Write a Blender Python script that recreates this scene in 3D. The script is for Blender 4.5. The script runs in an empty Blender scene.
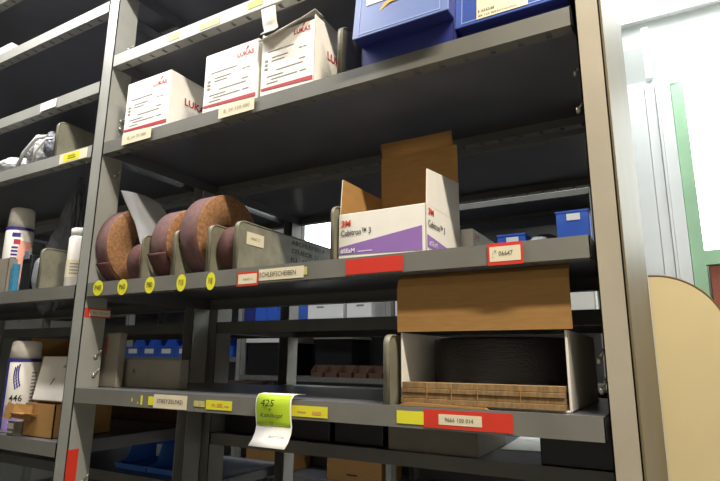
import bpy, bmesh, math, random
from mathutils import Vector, Matrix, noise
rnd = random.Random(7)
SC = bpy.context.scene
COL = SC.collection

# ---------------------------------------------------------------- camera
cam_d = bpy.data.cameras.new('camera'); cam_d.sensor_width = 36.0; cam_d.lens = 27.1; cam_d.clip_start = 0.02
cam = bpy.data.objects.new('camera', cam_d); COL.objects.link(cam); SC.camera = cam
_p, _y, _r = math.radians(12.319), math.radians(29.872), math.radians(0.502)
F = Vector((-math.sin(_y)*math.cos(_p), math.cos(_y)*math.cos(_p), math.sin(_p)))
R = Vector((math.cos(_y), math.sin(_y), 0)); U = R.cross(F)
R, U = R*math.cos(_r)+U*math.sin(_r), U*math.cos(_r)-R*math.sin(_r)
cam.matrix_world = Matrix(((R.x, U.x, -F.x, 0), (R.y, U.y, -F.y, -0.88), (R.z, U.z, -F.z, 1.5), (0, 0, 0, 1)))

# ---------------------------------------------------------------- world, exposure, lights
w = bpy.data.worlds.new('World'); SC.world = w; w.use_nodes = True
w.node_tree.nodes['Background'].inputs[0].default_value = (0.8, 0.88, 1.0, 1)
w.node_tree.nodes['Background'].inputs[1].default_value = 0.3
vs = SC.view_settings
vs.view_transform = 'Standard'; vs.look = 'None'; vs.gamma = 1.0; vs.exposure = 0.0; vs.use_curve_mapping = False

def tube_light(name, loc, length, width, power, col=(1.0, 0.97, 0.92)):
    l = bpy.data.lights.new(name, 'AREA'); l.shape = 'RECTANGLE'; l.size = length; l.size_y = width
    l.energy = power; l.color = col
    o = bpy.data.objects.new(name, l); COL.objects.link(o); o.location = loc
    return o
tube_light('aisle_lamp_light', (-1.42, -0.33, 2.86), 1.2, 0.055, 28, (0.99, 0.98, 0.97))
tube_light('second_aisle_lamp_light', (0.55, -0.62, 3.185), 0.9, 0.07, 76, (1.0, 0.925, 0.78))
tube_light('rear_aisle_lamp_light', (-1.9, 1.62, 3.195), 3.4, 0.07, 28, (0.86, 0.92, 1.0))

# ---------------------------------------------------------------- materials
def lin(c):
    return tuple(((v/255)/12.92 if v/255 <= 0.04045 else ((v/255+0.055)/1.055)**2.4) for v in c)
def mat(name, rgb, rough=0.5, var=0.08, scale=18, metal=0.0, spec=0.5, bump=0.0, stretch=None, emit=None, alpha=None):
    m = bpy.data.materials.new(name); m.use_nodes = True
    nt = m.node_tree; b = nt.nodes['Principled BSDF']
    c = lin(rgb)
    b.inputs['Roughness'].default_value = rough; b.inputs['Metallic'].default_value = metal
    b.inputs['Specular IOR Level'].default_value = spec
    tc = nt.nodes.new('ShaderNodeTexCoord'); src = tc.outputs['Object']
    if stretch:
        mp = nt.nodes.new('ShaderNodeMapping'); mp.inputs['Scale'].default_value = stretch
        nt.links.new(src, mp.inputs['Vector']); src = mp.outputs['Vector']
    nz = nt.nodes.new('ShaderNodeTexNoise'); nz.inputs['Scale'].default_value = scale; nz.inputs['Detail'].default_value = 5
    nt.links.new(src, nz.inputs['Vector'])
    rp = nt.nodes.new('ShaderNodeValToRGB')
    rp.color_ramp.elements[0].position = 0.3; rp.color_ramp.elements[1].position = 0.72
    rp.color_ramp.elements[0].color = (*[v*(1-var) for v in c], 1); rp.color_ramp.elements[1].color = (*[min(1, v*(1+var)) for v in c], 1)
    nt.links.new(nz.outputs['Fac'], rp.inputs['Fac']); nt.links.new(rp.outputs['Color'], b.inputs['Base Color'])
    if bump:
        bp = nt.nodes.new('ShaderNodeBump'); bp.inputs['Strength'].default_value = bump; bp.inputs['Distance'].default_value = 0.002
        nt.links.new(nz.outputs['Fac'], bp.inputs['Height']); nt.links.new(bp.outputs['Normal'], b.inputs['Normal'])
    if emit:
        b.inputs['Emission Color'].default_value = (*lin(emit[0]), 1); b.inputs['Emission Strength'].default_value = emit[1]
    if alpha is not None:
        b.inputs['Alpha'].default_value = alpha
    return m
M = {}
M['paint'] = mat('grey_post_and_lit_lip_paint', (150, 149, 142), 0.42, 0.10, 9)
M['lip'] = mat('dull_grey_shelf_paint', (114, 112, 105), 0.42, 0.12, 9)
M['post_beige'] = mat('beige_post_paint', (168, 158, 140), 0.45, 0.08, 8)
M['paint_end'] = mat('beige_panel_paint', (112, 98, 70), 0.5, 0.07, 6)
M['under'] = mat('grey_shelf_sheet', (102, 102, 108), 0.28, 0.10, 7)
M['bolt'] = mat('zinc_bolt', (190, 185, 170), 0.3, 0.1, 60, metal=0.8)
M['galv'] = mat('worn_olive_grey_steel', (126, 122, 104), 0.45, 0.22, 30)
M['white_card'] = mat('white_carton', (232, 226, 216), 0.6, 0.03, 25)
M['kraft'] = mat('brown_cardboard', (162, 120, 66), 0.8, 0.08, 30, stretch=(1, 1, 6))
M['kraft_edge'] = mat('corrugated_edge', (136, 108, 70), 0.85, 0.3, 60, stretch=(3, 1, 1))
M['red_ink'] = mat('red_print', (176, 40, 48), 0.6, 0.03)
M['orange_red'] = mat('orange_red_print', (214, 64, 40), 0.6, 0.03)
M['grey_ink'] = mat('grey_print', (136, 134, 132), 0.7, 0.05)
M['black_ink'] = mat('black_print', (38, 36, 36), 0.7, 0.05)
M['white_ink'] = mat('white_print', (232, 230, 236), 0.6, 0.02)
M['purple'] = mat('purple_print', (142, 104, 172), 0.6, 0.04)
M['navy_ink'] = mat('navy_print', (52, 44, 128), 0.5, 0.04)
M['violet_ink'] = mat('violet_print', (150, 128, 190), 0.5, 0.04)
M['pink'] = mat('salmon_print', (236, 168, 146), 0.5, 0.04)
M['cream_label'] = mat('cream_label', (222, 210, 180), 0.6, 0.04)
M['white_label'] = mat('white_label', (238, 236, 230), 0.6, 0.02)
M['red_label'] = mat('red_tape', (206, 52, 34), 0.5, 0.04)
M['yellow_label'] = mat('yellow_sticker', (224, 216, 50), 0.55, 0.05)
M['faded'] = mat('faded_yellow_residue', (190, 182, 110), 0.6, 0.25, 90)
M['lime'] = mat('lime_tag_paper', (176, 204, 36), 0.6, 0.04)
M['blue'] = mat('blue_plastic', (54, 98, 198), 0.38, 0.05, 14)
M['navy'] = mat('navy_and_shaded_blue_plastic', (40, 48, 118), 0.42, 0.05, 14)  # navy; on the front bins it is blue darkened for the overhang's shade
M['bin_lit'] = mat('lit_blue_plastic', (106, 122, 172), 0.4, 0.05, 14)  # blue of the upward-tilted panel, lightened as if lit from above
M['bin_blue'] = mat('dull_blue_plastic', (60, 84, 160), 0.4, 0.05, 14)
M['bin_boosted'] = mat('light_boosted_blue', (84, 146, 245), 0.4, 0.05, 14)  # lighter blue in place of light missing on the low rear bins
M['blue_light'] = mat('pale_blue_panel', (134, 156, 208), 0.42, 0.05, 10)
M['ochre'] = mat('ochre_sticker', (206, 160, 70), 0.6, 0.15, 40)
M['grit'] = mat('pinkish_brown_grit', (114, 82, 78), 0.85, 0.16, 90, bump=0.5)
M['grit_red'] = mat('shaded_red_brown_grit', (92, 56, 50), 0.85, 0.18, 90, bump=0.5)  # red-brown, darkened further for the shade beside the dividers
M['grey_back'] = mat('grey_paper_backing', (160, 160, 164), 0.7, 0.06, 20)
M['dark_card'] = mat('grey_cardboard', (140, 132, 118), 0.8, 0.1, 20)
M['black_roll'] = mat('black_abrasive', (40, 36, 36), 0.34, 0.3, 120, bump=1.0, stretch=(0.25, 3, 3))
M['black_plastic'] = mat('black_plastic', (24, 24, 28), 0.4, 0.1)
M['dark_cloth'] = mat('dark_grey_foil', (108, 110, 118), 0.45, 0.2, 14, bump=0.3)
M['clear_bag'] = mat('whitish_plastic_film', (206, 206, 204), 0.25, 0.12, 40, bump=0.4)
M['silver'] = mat('silver_foil', (170, 172, 176), 0.35, 0.25, 35, metal=0.4)
M['cyan'] = mat('cyan_pack', (62, 134, 168), 0.5, 0.15, 60)
M['brown_dark'] = mat('dark_brown_card', (96, 70, 52), 0.8, 0.15, 20)
M['beige_board'] = mat('cream_laminate', (214, 196, 152), 0.45, 0.04, 5)
M['brown_edge'] = mat('brown_edging', (126, 90, 52), 0.6, 0.1)
M['wall'] = mat('white_wall', (232, 234, 232), 0.8, 0.02, 3)
M['wall_grey'] = mat('grey_wall', (186, 184, 178), 0.8, 0.03, 3)
M['band'] = mat('recess_shade_grey', (168, 170, 168), 0.8, 0.02, 3)  # grey puts a recess's shade into the band's colour
M['floor'] = mat('grey_concrete', (156, 152, 146), 0.7, 0.12, 4)
M['green'] = mat('pale_green_paint', (168, 208, 172), 0.5, 0.08, 6)
M['red_brown'] = mat('red_brown_board', (166, 92, 74), 0.6, 0.05)
M['white_metal'] = mat('white_frame_paint', (236, 238, 238), 0.4, 0.02, 5)
M['glow'] = mat('daylit_glass', (240, 244, 244), 0.3, 0.0, emit=((246, 252, 250), 4.5))
M['panel_glow'] = mat('added_panel_glow', (245, 248, 246), 0.5, 0.0, emit=((246, 252, 250), 8.5))
M['tube_glow'] = mat('lit_tube', (250, 250, 245), 0.4, 0.0, emit=((255, 250, 240), 4.0))

def coil_mat():
    m = bpy.data.materials.new('coiled_strip_edge'); m.use_nodes = True; nt = m.node_tree; b = nt.nodes['Principled BSDF']
    b.inputs['Roughness'].default_value = 0.85
    tc = nt.nodes.new('ShaderNodeTexCoord')
    nz = nt.nodes.new('ShaderNodeTexNoise'); nz.inputs['Scale'].default_value = 130; nz.inputs['Detail'].default_value = 4
    nt.links.new(tc.outputs['Object'], nz.inputs['Vector'])
    rp = nt.nodes.new('ShaderNodeValToRGB')
    rp.color_ramp.elements[0].position = 0.3; rp.color_ramp.elements[1].position = 0.75
    rp.color_ramp.elements[0].color = (*lin((126, 86, 54)), 1); rp.color_ramp.elements[1].color = (*lin((172, 126, 84)), 1)
    nt.links.new(nz.outputs['Fac'], rp.inputs['Fac']); nt.links.new(rp.outputs['Color'], b.inputs['Base Color'])
    return m
M['coil'] = coil_mat()

# ---------------------------------------------------------------- mesh helper
class MB:
    def __init__(s): s.bm = bmesh.new()
    def face(s, pts, mi=0):
        f = s.bm.faces.new([s.bm.verts.new(p) for p in pts]); f.material_index = mi; return f
    def box(s, x0, x1, y0, y1, z0, z1, mi=0, mtx=None):
        v = [Vector((x, y, z)) for x in (x0, x1) for y in (y0, y1) for z in (z0, z1)]
        if mtx: v = [mtx @ q for q in v]
        v = [s.bm.verts.new(q) for q in v]
        for ids in ((0,1,3,2),(4,6,7,5),(0,4,5,1),(2,3,7,6),(0,2,6,4),(1,5,7,3)):
            s.bm.faces.new([v[i] for i in ids]).material_index = mi
        return s
    def prism(s, poly, axis, a, b, mi=0, side=None):
        """poly: 2-D outline; axis 0: (y,z) along x, 1: (x,z) along y, 2: (x,y) along z"""
        def P(q, t): return {0: (t, q[0], q[1]), 1: (q[0], t, q[1]), 2: (q[0], q[1], t)}[axis]
        A = [s.bm.verts.new(P(q, a)) for q in poly]; B = [s.bm.verts.new(P(q, b)) for q in poly]
        n = len(poly)
        s.bm.faces.new(A).material_index = mi; s.bm.faces.new(B[::-1]).material_index = mi
        for i in range(n):
            s.bm.faces.new([A[i], B[i], B[(i+1) % n], A[(i+1) % n]]).material_index = mi if side is None else side
        return s
    def lathe(s, prof, c, axis, n=48, mi=None, closed=False):
        """prof: [(radius, t along axis, material)]"""
        rings = []
        for r, t, *_ in prof:
            ring = []
            for k in range(n):
                a = 2*math.pi*k/n; u, v = r*math.cos(a), r*math.sin(a)
                q = {0: (t, u, v), 1: (u, t, v), 2: (u, v, t)}[axis]
                ring.append(s.bm.verts.new((c[0]+q[0], c[1]+q[1], c[2]+q[2])))
            rings.append(ring)
        m = len(rings)
        for i in range(m if closed else m-1):
            a, b = rings[i], rings[(i+1) % m]
            for k in range(n):
                f = s.bm.faces.new([a[k], a[(k+1) % n], b[(k+1) % n], b[k]]); f.material_index = prof[i][2] if len(prof[i]) > 2 else 0; f.smooth = True
        if not closed:
            for ring, i in ((rings[0], 0), (rings[-1], -1)):
                f = s.bm.faces.new(ring); f.material_index = prof[i][2] if len(prof[i]) > 2 else 0
        return s
    def sheet(s, path, axis, a, b, t, mi=0, smooth=True):
        """a bent sheet of thickness t: open 2-D path extruded from a to b along axis"""
        n = len(path); L, Rr = [], []
        for i, q in enumerate(path):
            p0 = path[max(i-1, 0)]; p1 = path[min(i+1, n-1)]
            d = Vector((p1[0]-p0[0], p1[1]-p0[1])).normalized(); nn = Vector((-d.y, d.x))*t/2
            L.append((q[0]+nn.x, q[1]+nn.y)); Rr.append((q[0]-nn.x, q[1]-nn.y))
        def P(q, k): return {0: (k, q[0], q[1]), 1: (q[0], k, q[1]), 2: (q[0], q[1], k)}[axis]
        VL = [[s.bm.verts.new(P(q, k)) for q in L] for k in (a, b)]; VR = [[s.bm.verts.new(P(q, k)) for q in Rr] for k in (a, b)]
        def F(*v): f = s.bm.faces.new(v); f.material_index = mi; f.smooth = smooth
        for i in range(n-1):
            F(VL[0][i], VL[0][i+1], VL[1][i+1], VL[1][i]); F(VR[0][i], VR[1][i], VR[1][i+1], VR[0][i+1])
            for k in (0, 1): F(VL[k][i], VR[k][i], VR[k][i+1], VL[k][i+1])
        for i in (0, n-1): F(VL[0][i], VL[1][i], VR[1][i], VR[0][i])
        return s
    def tube(s, pts, r, n=8, mi=0):
        prev = None; rings = []
        for i, p in enumerate(pts):
            p = Vector(p); d = (Vector(pts[min(i+1, len(pts)-1)])-Vector(pts[max(i-1, 0)])).normalized()
            up = Vector((0, 0, 1)) if abs(d.z) < 0.9 else Vector((1, 0, 0))
            u = d.cross(up).normalized(); v = d.cross(u)
            rr = r[i] if isinstance(r, (list, tuple)) else r
            rings.append([s.bm.verts.new(p+(u*math.cos(2*math.pi*k/n)+v*math.sin(2*math.pi*k/n))*rr) for k in range(n)])
        for a, b in zip(rings, rings[1:]):
            for k in range(n):
                f = s.bm.faces.new([a[k], a[(k+1) % n], b[(k+1) % n], b[k]]); f.material_index = mi; f.smooth = True
        for q in (rings[0], rings[-1]): s.bm.faces.new(q).material_index = mi
        return s
    def text(s, txt, o, ux, uy, wid, hei, mi=0, push=0.0004, shear=0.0, bold=0.0):
        """writing fitted to wid x hei, lower left corner at o, along ux, up uy"""
        cu = bpy.data.curves.new('t', 'FONT'); cu.body = txt; cu.resolution_u = 2; cu.shear = shear; cu.offset = bold
        ob = bpy.data.objects.new('t', cu); COL.objects.link(ob)
        dg = bpy.context.evaluated_depsgraph_get(); dg.update()
        me = bpy.data.meshes.new_from_object(ob.evaluated_get(dg))
        bpy.data.objects.remove(ob); bpy.data.curves.remove(cu)
        if not me.vertices: return s
        xs = [v.co.x for v in me.vertices]; ys = [v.co.y for v in me.vertices]
        x0, y0 = min(xs), min(ys); sx = wid/(max(xs)-x0); sy = hei/(max(ys)-y0)
        ux, uy = Vector(ux).normalized(), Vector(uy).normalized(); nn = ux.cross(uy)
        o = Vector(o)
        vv = [s.bm.verts.new(o+ux*(v.co.x-x0)*sx+uy*(v.co.y-y0)*sy+nn*push) for v in me.vertices]
        for p in me.polygons:
            try: s.bm.faces.new([vv[i] for i in p.vertices]).material_index = mi
            except ValueError: pass
        bpy.data.meshes.remove(me)
        return s
    def lump(s, c, size, seed, amp=0.25, sub=4, mi=0, ridg=True, squash=None):
        r = bmesh.ops.create_icosphere(s.bm, subdivisions=sub, radius=1.0)
        for v in r['verts']:
            n = v.co.copy()
            a = noise.noise(n*1.6+Vector((seed, 0, 0)))*0.7
            if ridg: a += (0.5-abs(noise.noise(n*3.4+Vector((0, seed, 0)))))*0.6 + (0.4-abs(noise.noise(n*7+Vector((0, 0, seed)))))*0.25
            k = 1+amp*a
            q = Vector((n.x*size[0]*k, n.y*size[1]*k, n.z*size[2]*k))
            if squash: q = squash(q)
            v.co = q+Vector(c)
        for f in s.bm.faces: 
            if f.material_index == 0: f.smooth = True
        return s
ORI = {}
def put(name, mb, mats, parent=None, bevel=0.0, loc=None):
    me = bpy.data.meshes.new(name); bmesh.ops.recalc_face_normals(mb.bm, faces=mb.bm.faces) if bevel >= 0 else None
    vs_ = [v.co for v in mb.bm.verts]
    if parent: o0 = ORI[parent.name]
    elif loc: o0 = Vector(loc)
    else:
        xs = [v.x for v in vs_]; ys = [v.y for v in vs_]; zs = [v.z for v in vs_]
        o0 = Vector(((min(xs)+max(xs))/2, (min(ys)+max(ys))/2, min(zs)))
    for v in mb.bm.verts: v.co -= o0
    mb.bm.to_mesh(me); mb.bm.free()
    for m in (mats if isinstance(mats, (list, tuple)) else [mats]): me.materials.append(M[m])
    o = bpy.data.objects.new(name, me); COL.objects.link(o)
    if parent: o.parent = parent
    else: o.location = o0
    ORI[o.name] = o0
    if bevel > 0:
        b = o.modifiers.new('bevel', 'BEVEL'); b.width = bevel; b.segments = 2; b.limit_method = 'ANGLE'; b.angle_limit = 0.9
    return o
def tag(o, label=None, cat=None, group=None, kind=None):
    for k, v in (('label', label), ('category', cat), ('group', group), ('kind', kind)):
        if v: o[k] = v
    return o
def thing(name, loc, label, cat, group=None):
    o = bpy.data.objects.new(name, None); COL.objects.link(o); o.location = loc; o.empty_display_size = 0.05
    ORI[o.name] = Vector(loc)
    return tag(o, label, cat, group)
def copy_thing(src, delta, label, group=None):
    c = src.copy(); COL.objects.link(c); c.location = src.location+Vector(delta)
    ORI[c.name] = ORI[src.name]+Vector(delta); c['label'] = label
    for ch in src.children:
        d = ch.copy(); COL.objects.link(d); d.parent = c; ORI[d.name] = ORI[c.name]
        for g in ch.children:
            e = g.copy(); COL.objects.link(e); e.parent = d; ORI[e.name] = ORI[c.name]
    return c
XF, XS = (1, 0, 0), (0, 1, 0)   # reading directions: on a front face, on a right hand face
ZU = (0, 0, 1)

# ================================================================ the room
def struct(name, mb, m, label=None):
    o = put(name, mb, m); o['kind'] = 'structure'
    return o
struct('floor', MB().box(-7, 3, -2.6, 3.7, -0.1, 0), 'floor')
struct('ceiling', MB().box(-7, 3, -2.6, 3.7, 4.15, 4.25), 'wall')
struct('wall_back', MB().box(-7, 3, 3.6, 3.7, 0, 4.15), 'wall')
struct('wall_front', MB().box(-7, 3, -2.7, -2.6, 0, 4.15), 'wall_grey')
struct('wall_left', MB().box(-7.1, -7, -2.6, 3.7, 0, 4.15), 'wall_grey')
struct('wall_right', MB().box(3, 3.1, -2.6, 3.7, 0, 4.15), 'wall_grey')

# window behind the rear aisle
wn = thing('window_1', (-3.02, 3.59, 2.36), 'bright daylit window seen between the racks', 'window'); wn['kind'] = 'structure'
f = MB()
for a in ((-3.24, -2.80, 2.36, 2.40), (-3.24, -2.80, 3.0, 3.04), (-3.24, -3.20, 2.4, 3.0), (-2.84, -2.80, 2.4, 3.0)): f.box(a[0], a[1], 3.55, 3.6, a[2], a[3])
put('window_frame', f, 'white_metal', wn); put('window_pane', MB().box(-3.20, -2.84, 3.575, 3.585, 2.4, 3.0), 'glow', wn)

# the bright glazed doorway beyond the right end of the rack
wn = thing('window_2', (0.7, 3.55, 1.75), 'bright overexposed window with pale green frame beyond the rack end', 'window'); wn['kind'] = 'structure'
put('window_pane', MB().box(0.23, 1.6, 3.52, 3.53, 2.25, 3.5), 'glow', wn)
g = MB(); g.box(0.155, 0.235, 3.46, 3.56, 0.0, 3.5); g.box(0.235, 1.6, 3.47, 3.56, 2.15, 2.25); g.box(1.6, 1.68, 3.46, 3.56, 0.0, 3.5)
put('window_frame', g, 'green', wn)
put('lower_panel', MB().box(0.255, 1.6, 3.5, 3.56, 1.2, 2.145), 'red_brown', wn)
t = MB(); t.box(-0.2, 1.8, 3.47, 3.6, 3.53, 3.585); struct('trim_1', t, 'white_metal')
t = MB(); t.box(0.005, 0.05, 3.42, 3.47, 3.585, 4.0); struct('trim_2', t, 'white_metal')
t = MB(); t.box(-0.2, 1.8, 3.56, 3.6, 3.585, 3.93); struct('trim_3', t, 'band')
t = MB()
t.box(-0.14, -0.018, 3.44, 3.6, 0, 3.53); t.box(-0.014, 0.050, 3.45, 3.6, 0, 3.53); t.box(0.054, 0.072, 3.44, 3.6, 0, 3.53); t.box(0.074, 0.150, 3.45, 3.6, 0, 3.53)
struct('trim_4', t, 'white_metal')

# ceiling lamps (the lights that shine on both aisles)
def lamp(x, y, length, label, z=3.195):
    t = thing('fluorescent_lamp', (x, y, 4.15), label, 'lamp', 'aisle fluorescent lamps')
    put('housing', MB().box(x-length/2, x+length/2, y-0.06, y+0.06, z+0.04, z+0.105), 'white_metal', t, 0.004)
    for s in (-1, 1): put('hanger', MB().tube([(x+s*length*0.35, y, z+0.095), (x+s*length*0.35, y, 4.15)], 0.006), 'bolt', t)
    put('lamp_tube', MB().tube([(x-length/2+0.02, y, z+0.022), (x+length/2-0.02, y, z+0.022)], 0.014, 12), 'tube_glow', t)
lamp(-1.42, -0.33, 1.2, 'low hanging fluorescent lamp over the aisle in front of the middle post', 2.86)
lamp(0.55, -0.62, 0.9, 'fluorescent ceiling lamp over the aisle right of the rack end', 3.185)
t = thing('added_light_panel', (0.8, 2.9, 4.15), 'added lit ceiling panel brightening the glazed doorway beyond the rack end', 'lamp')  # glowing panel added to brighten the wall and doorway
put('diffuser', MB().box(-0.25, 1.75, 2.35, 3.45, 4.10, 4.105), 'panel_glow', t)
f = MB(); f.prism([(-0.28, 2.32), (1.78, 2.32), (1.78, 3.48), (-0.28, 3.48)], 2, 4.106, 4.15); put('frame', f, 'white_metal', t)
lamp(-1.9, 1.62, 3.4, 'fluorescent ceiling lamp over the aisle behind the rack')

# ================================================================ racks
TH = 0.0345
def shelf_mesh(x0, x1, y0, y1, z):
    m = MB(); h = TH
    m.box(x0, x1, y0+0.002, y1-0.002, z-0.002, z, 1)
    m.box(x0, x1, y0, y0+0.002, z-h, z+0.001, 0); m.box(x0, x1, y1-0.002, y1, z-h, z, 0)
    m.box(x0, x0+0.002, y0, y1, z-h, z, 1); m.box(x1-0.002, x1, y0, y1, z-h, z, 1)
    # folded return lips with a row of slots along front and back
    for ya, yb, yc in ((y0+0.002, y0+0.008, y0+0.024), (y1-0.002, y1-0.008, y1-0.024)):
        m.box(x0, x1, min(ya, yb), max(ya, yb), z-h, z-h+0.0018, 0)
        n = int((x1-x0)/0.05)
        for k in range(n+1):
            a = x0+k*0.05+(0.005 if k else 0); b = min(x0+(k+1)*0.05-0.005, x1)
            m.box(a, b, min(yb, yc), max(yb, yc), z-h, z-h+0.0018, 0)
        m.box(x0, x1, min(yc, yc+(0.004 if yc > yb else -0.004)), max(yc, yc+(0.004 if yc > yb else -0.004)), z-h, z-h+0.0018, 0)
    return m
def post_mesh(x0, x1, y0, y1, zt, front=True):
    m = MB()
    ya, yb = (y0, y0+0.0025) if front else (y1-0.0025, y1)
    m.box(x0, x1, ya, yb, 0, zt); m.box(x0, x0+0.0022, y0, y1, 0, zt); m.box(x1-0.0022, x1, y0, y1, 0, zt)
    return m
def bolts(parent, x, y0, zs):
    for z in zs:
        for dy in (0.048,):
            b = MB(); b.lathe([(0.006, 0.0), (0.006, 0.004), (0.003, 0.006)], (x, y0+dy, z), 0, 10); b.tube([(x+0.004, y0+dy+0.004, z+0.006), (x+0.010, y0+dy+0.010, z+0.018)], 0.0022, 6)
            put('bolt', b, 'bolt', parent)

rackA = thing('storage_rack', (-1.36, 0.2, 0), 'grey steel storage rack in the foreground with boxes and abrasive rolls on its shelves', 'rack')
SH = {}
zt = 3.0
pA = []
for i, (x0, x1) in enumerate(((-2.70, -2.655), (-1.3855, -1.3402), (-0.0924, -0.055))):
    p = put('post', post_mesh(x0, x1, 0, 0.066, zt), 'post_beige' if i == 2 else 'paint', rackA); pA.append(p)
    put('post', post_mesh(x0, x1, 0.384, 0.45, zt, False), 'paint', rackA)
bolts(pA[1], -1.3402, 0, (2.402, 2.17, 2.145, 2.005, 1.50, 1.452, 1.19, 1.115))
bolts(pA[2], -0.108, 0.004, (1.99, 1.92, 1.50, 1.455))
put('end_panel', MB().box(-0.0548, -0.052, 0.004, 0.87, 0, zt), 'paint_end', rackA)
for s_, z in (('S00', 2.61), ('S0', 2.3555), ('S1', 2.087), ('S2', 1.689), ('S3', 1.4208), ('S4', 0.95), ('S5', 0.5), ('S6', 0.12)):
    SH[s_] = put('shelf', shelf_mesh(-1.338, -0.0985, 0, 0.45, z), ['paint' if z > 2.2 else 'lip', 'under'], rackA)  # upper lips use the lighter grey: lamp brightness put into their colour
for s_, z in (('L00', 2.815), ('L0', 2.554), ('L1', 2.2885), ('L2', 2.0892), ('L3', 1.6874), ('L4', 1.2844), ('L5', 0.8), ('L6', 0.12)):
    SH[s_] = put('shelf', shelf_mesh(-2.653, -1.388, 0, 0.45, z), ['paint' if z > 1.9 else 'lip', 'under'], rackA)  # left bay likewise: lamp glare on the upper lips painted as lighter grey

def sticker(parent, name, x0, x1, z0, z1, mats, y=-0.0004, label=None, texts=(), extra=(), shape=None):
    m = MB()
    if shape == 'round':
        cx, cz = (x0+x1)/2, (z0+z1)/2
        m.prism([(cx+(x1-x0)/2*math.cos(a*math.pi/16), cz+(z1-z0)/2*math.sin(a*math.pi/16)) for a in range(32)], 1, y-0.0006, y)
    else: m.box(x0, x1, y-0.0006, y, z0, z1)
    for (a, b, c, d, mi) in extra: m.box(a, b, y-0.0010, y-0.0005, c, d, mi)
    for (tx, a, b, c, d, mi) in texts: m.text(tx, (a, y-0.0011, c), XF, ZU, b-a, d-c, mi)
    o = put(name, m, mats, parent)
    if label: o['label'] = label
    return o
# price strips, labels and tape on the shelf fronts
sticker(SH['S0'], 'label_residue', -1.106, -1.067, 2.330, 2.350, ['faded']); sticker(SH['S0'], 'label_residue', -0.990, -0.922, 2.326, 2.344, ['faded'])
sticker(SH['S0'], 'sticker', -0.828, -0.783, 2.332, 2.350, ['yellow_label'])
sticker(SH['S1'], 'shelf_label', -1.252, -1.136, 2.060, 2.0905, ['cream_label', 'grey_ink'], label='cream shelf label', y=-0.004, texts=[('B_24 70 080', -1.228, -1.155, 2.070, 2.080, 1)])
sticker(SH['S1'], 'shelf_label', -0.898, -0.787, 2.058, 2.0885, ['cream_label', 'grey_ink'], label='cream shelf label', y=-0.004, texts=[('B_24 120 080', -0.88, -0.80, 2.068, 2.078, 1)])
for (a, b, zc), tx in zip(((-1.312, -1.266, 1.674), (-1.214, -1.171, 1.671), (-1.111, -1.071, 1.670), (-1.001, -0.965, 1.669), (-0.906, -0.873, 1.667)), ('P40', 'P60', 'P80', 'P120', 'P180')):
    sticker(SH['S2'], 'sticker', a+0.003, b-0.003, zc-0.020, zc+0.020, ['yellow_label', 'black_ink'], label='round yellow sticker with %s in pen' % tx, y=-0.0006, shape='round', texts=[(tx, a+0.011, b-0.010, zc-0.006, zc+0.008, 1)])
sticker(SH['S2'], 'label_holder', -0.810, -0.751, 1.650, 1.680, ['red_label', 'cream_label', 'grey_ink'], label='red framed label', extra=[(-0.806, -0.755, 1.6545, 1.6755, 1)], texts=[('4460 u', -0.793, -0.766, 1.662, 1.667, 2)], y=-0.002)
sticker(SH['S2'], 'shelf_label', -0.751, -0.635, 1.659, 1.683, ['cream_label', 'black_ink'], label='cream shelf label with printed word', texts=[('SCHLEIFSCHEIBEN', -0.748, -0.654, 1.666, 1.676, 1)])
sticker(SH['S2'], 'sticker', -0.635, -0.627, 1.664, 1.680, ['faded'])
sticker(SH['S2'], 'tape_strip', -0.536, -0.415, 1.657, 1.686, ['red_label'], label='plain red tape')
sticker(SH['S2'], 'label_holder', -0.258, -0.200, 1.653, 1.690, ['red_label', 'cream_label', 'black_ink', 'grey_ink'], label='red framed label', extra=[(-0.2545, -0.2035, 1.659, 1.684, 1)], texts=[('06647', -0.239, -0.216, 1.668, 1.676, 2), (':"', -0.250, -0.243, 1.665, 1.678, 3)], y=-0.002)
for a, b, c, d in ((-1.118, -1.115, 1.398, 1.406), (-1.086, -1.080, 1.392, 1.413), (-1.097, -1.094, 1.394, 1.398)): sticker(SH['S3'], 'label_residue', a, b, c, d, ['yellow_label'])
sticker(SH['S3'], 'label_residue', -1.060, -1.042, 1.393, 1.412, ['yellow_label'])
sticker(SH['S3'], 'shelf_label', -1.042, -0.936, 1.388, 1.4175, ['cream_label', 'black_ink'], label='cream shelf label', texts=[('STREYZELPAD', -1.030, -0.948, 1.399, 1.408, 1)])
sticker(SH['S3'], 'label_residue', -0.915, -0.882, 1.397, 1.409, ['faded'])
sticker(SH['S3'], 'sticker', -0.879, -0.806, 1.393, 1.412, ['yellow_label', 'ochre'], extra=[(-0.862, -0.852, 1.401, 1.405, 1), (-0.847, -0.832, 1.399, 1.406, 1), (-0.826, -0.814, 1.400, 1.403, 1)])
sticker(SH['S3'], 'sticker', -0.655, -0.571, 1.392, 1.412, ['yellow_label', 'ochre'], extra=[(-0.64, -0.62, 1.399, 1.402, 1), (-0.605, -0.585, 1.397, 1.403, 1)])
sticker(SH['S3'], 'sticker', -0.429, -0.379, 1.393, 1.414, ['yellow_label'])
sticker(SH['S3'], 'tape_strip', -0.379, -0.230, 1.3895, 1.4185, ['red_label', 'cream_label', 'black_ink'], label='red tape with white number label', extra=[(-0.352, -0.279, 1.3955, 1.412, 1)], texts=[('9666 100 014', -0.341, -0.293, 1.4005, 1.407, 2)])
sticker(SH['L1'], 'shelf_label', -1.680, -1.596, 2.258, 2.285, ['white_label'], label='blank white shelf label', y=-0.003)
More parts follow.
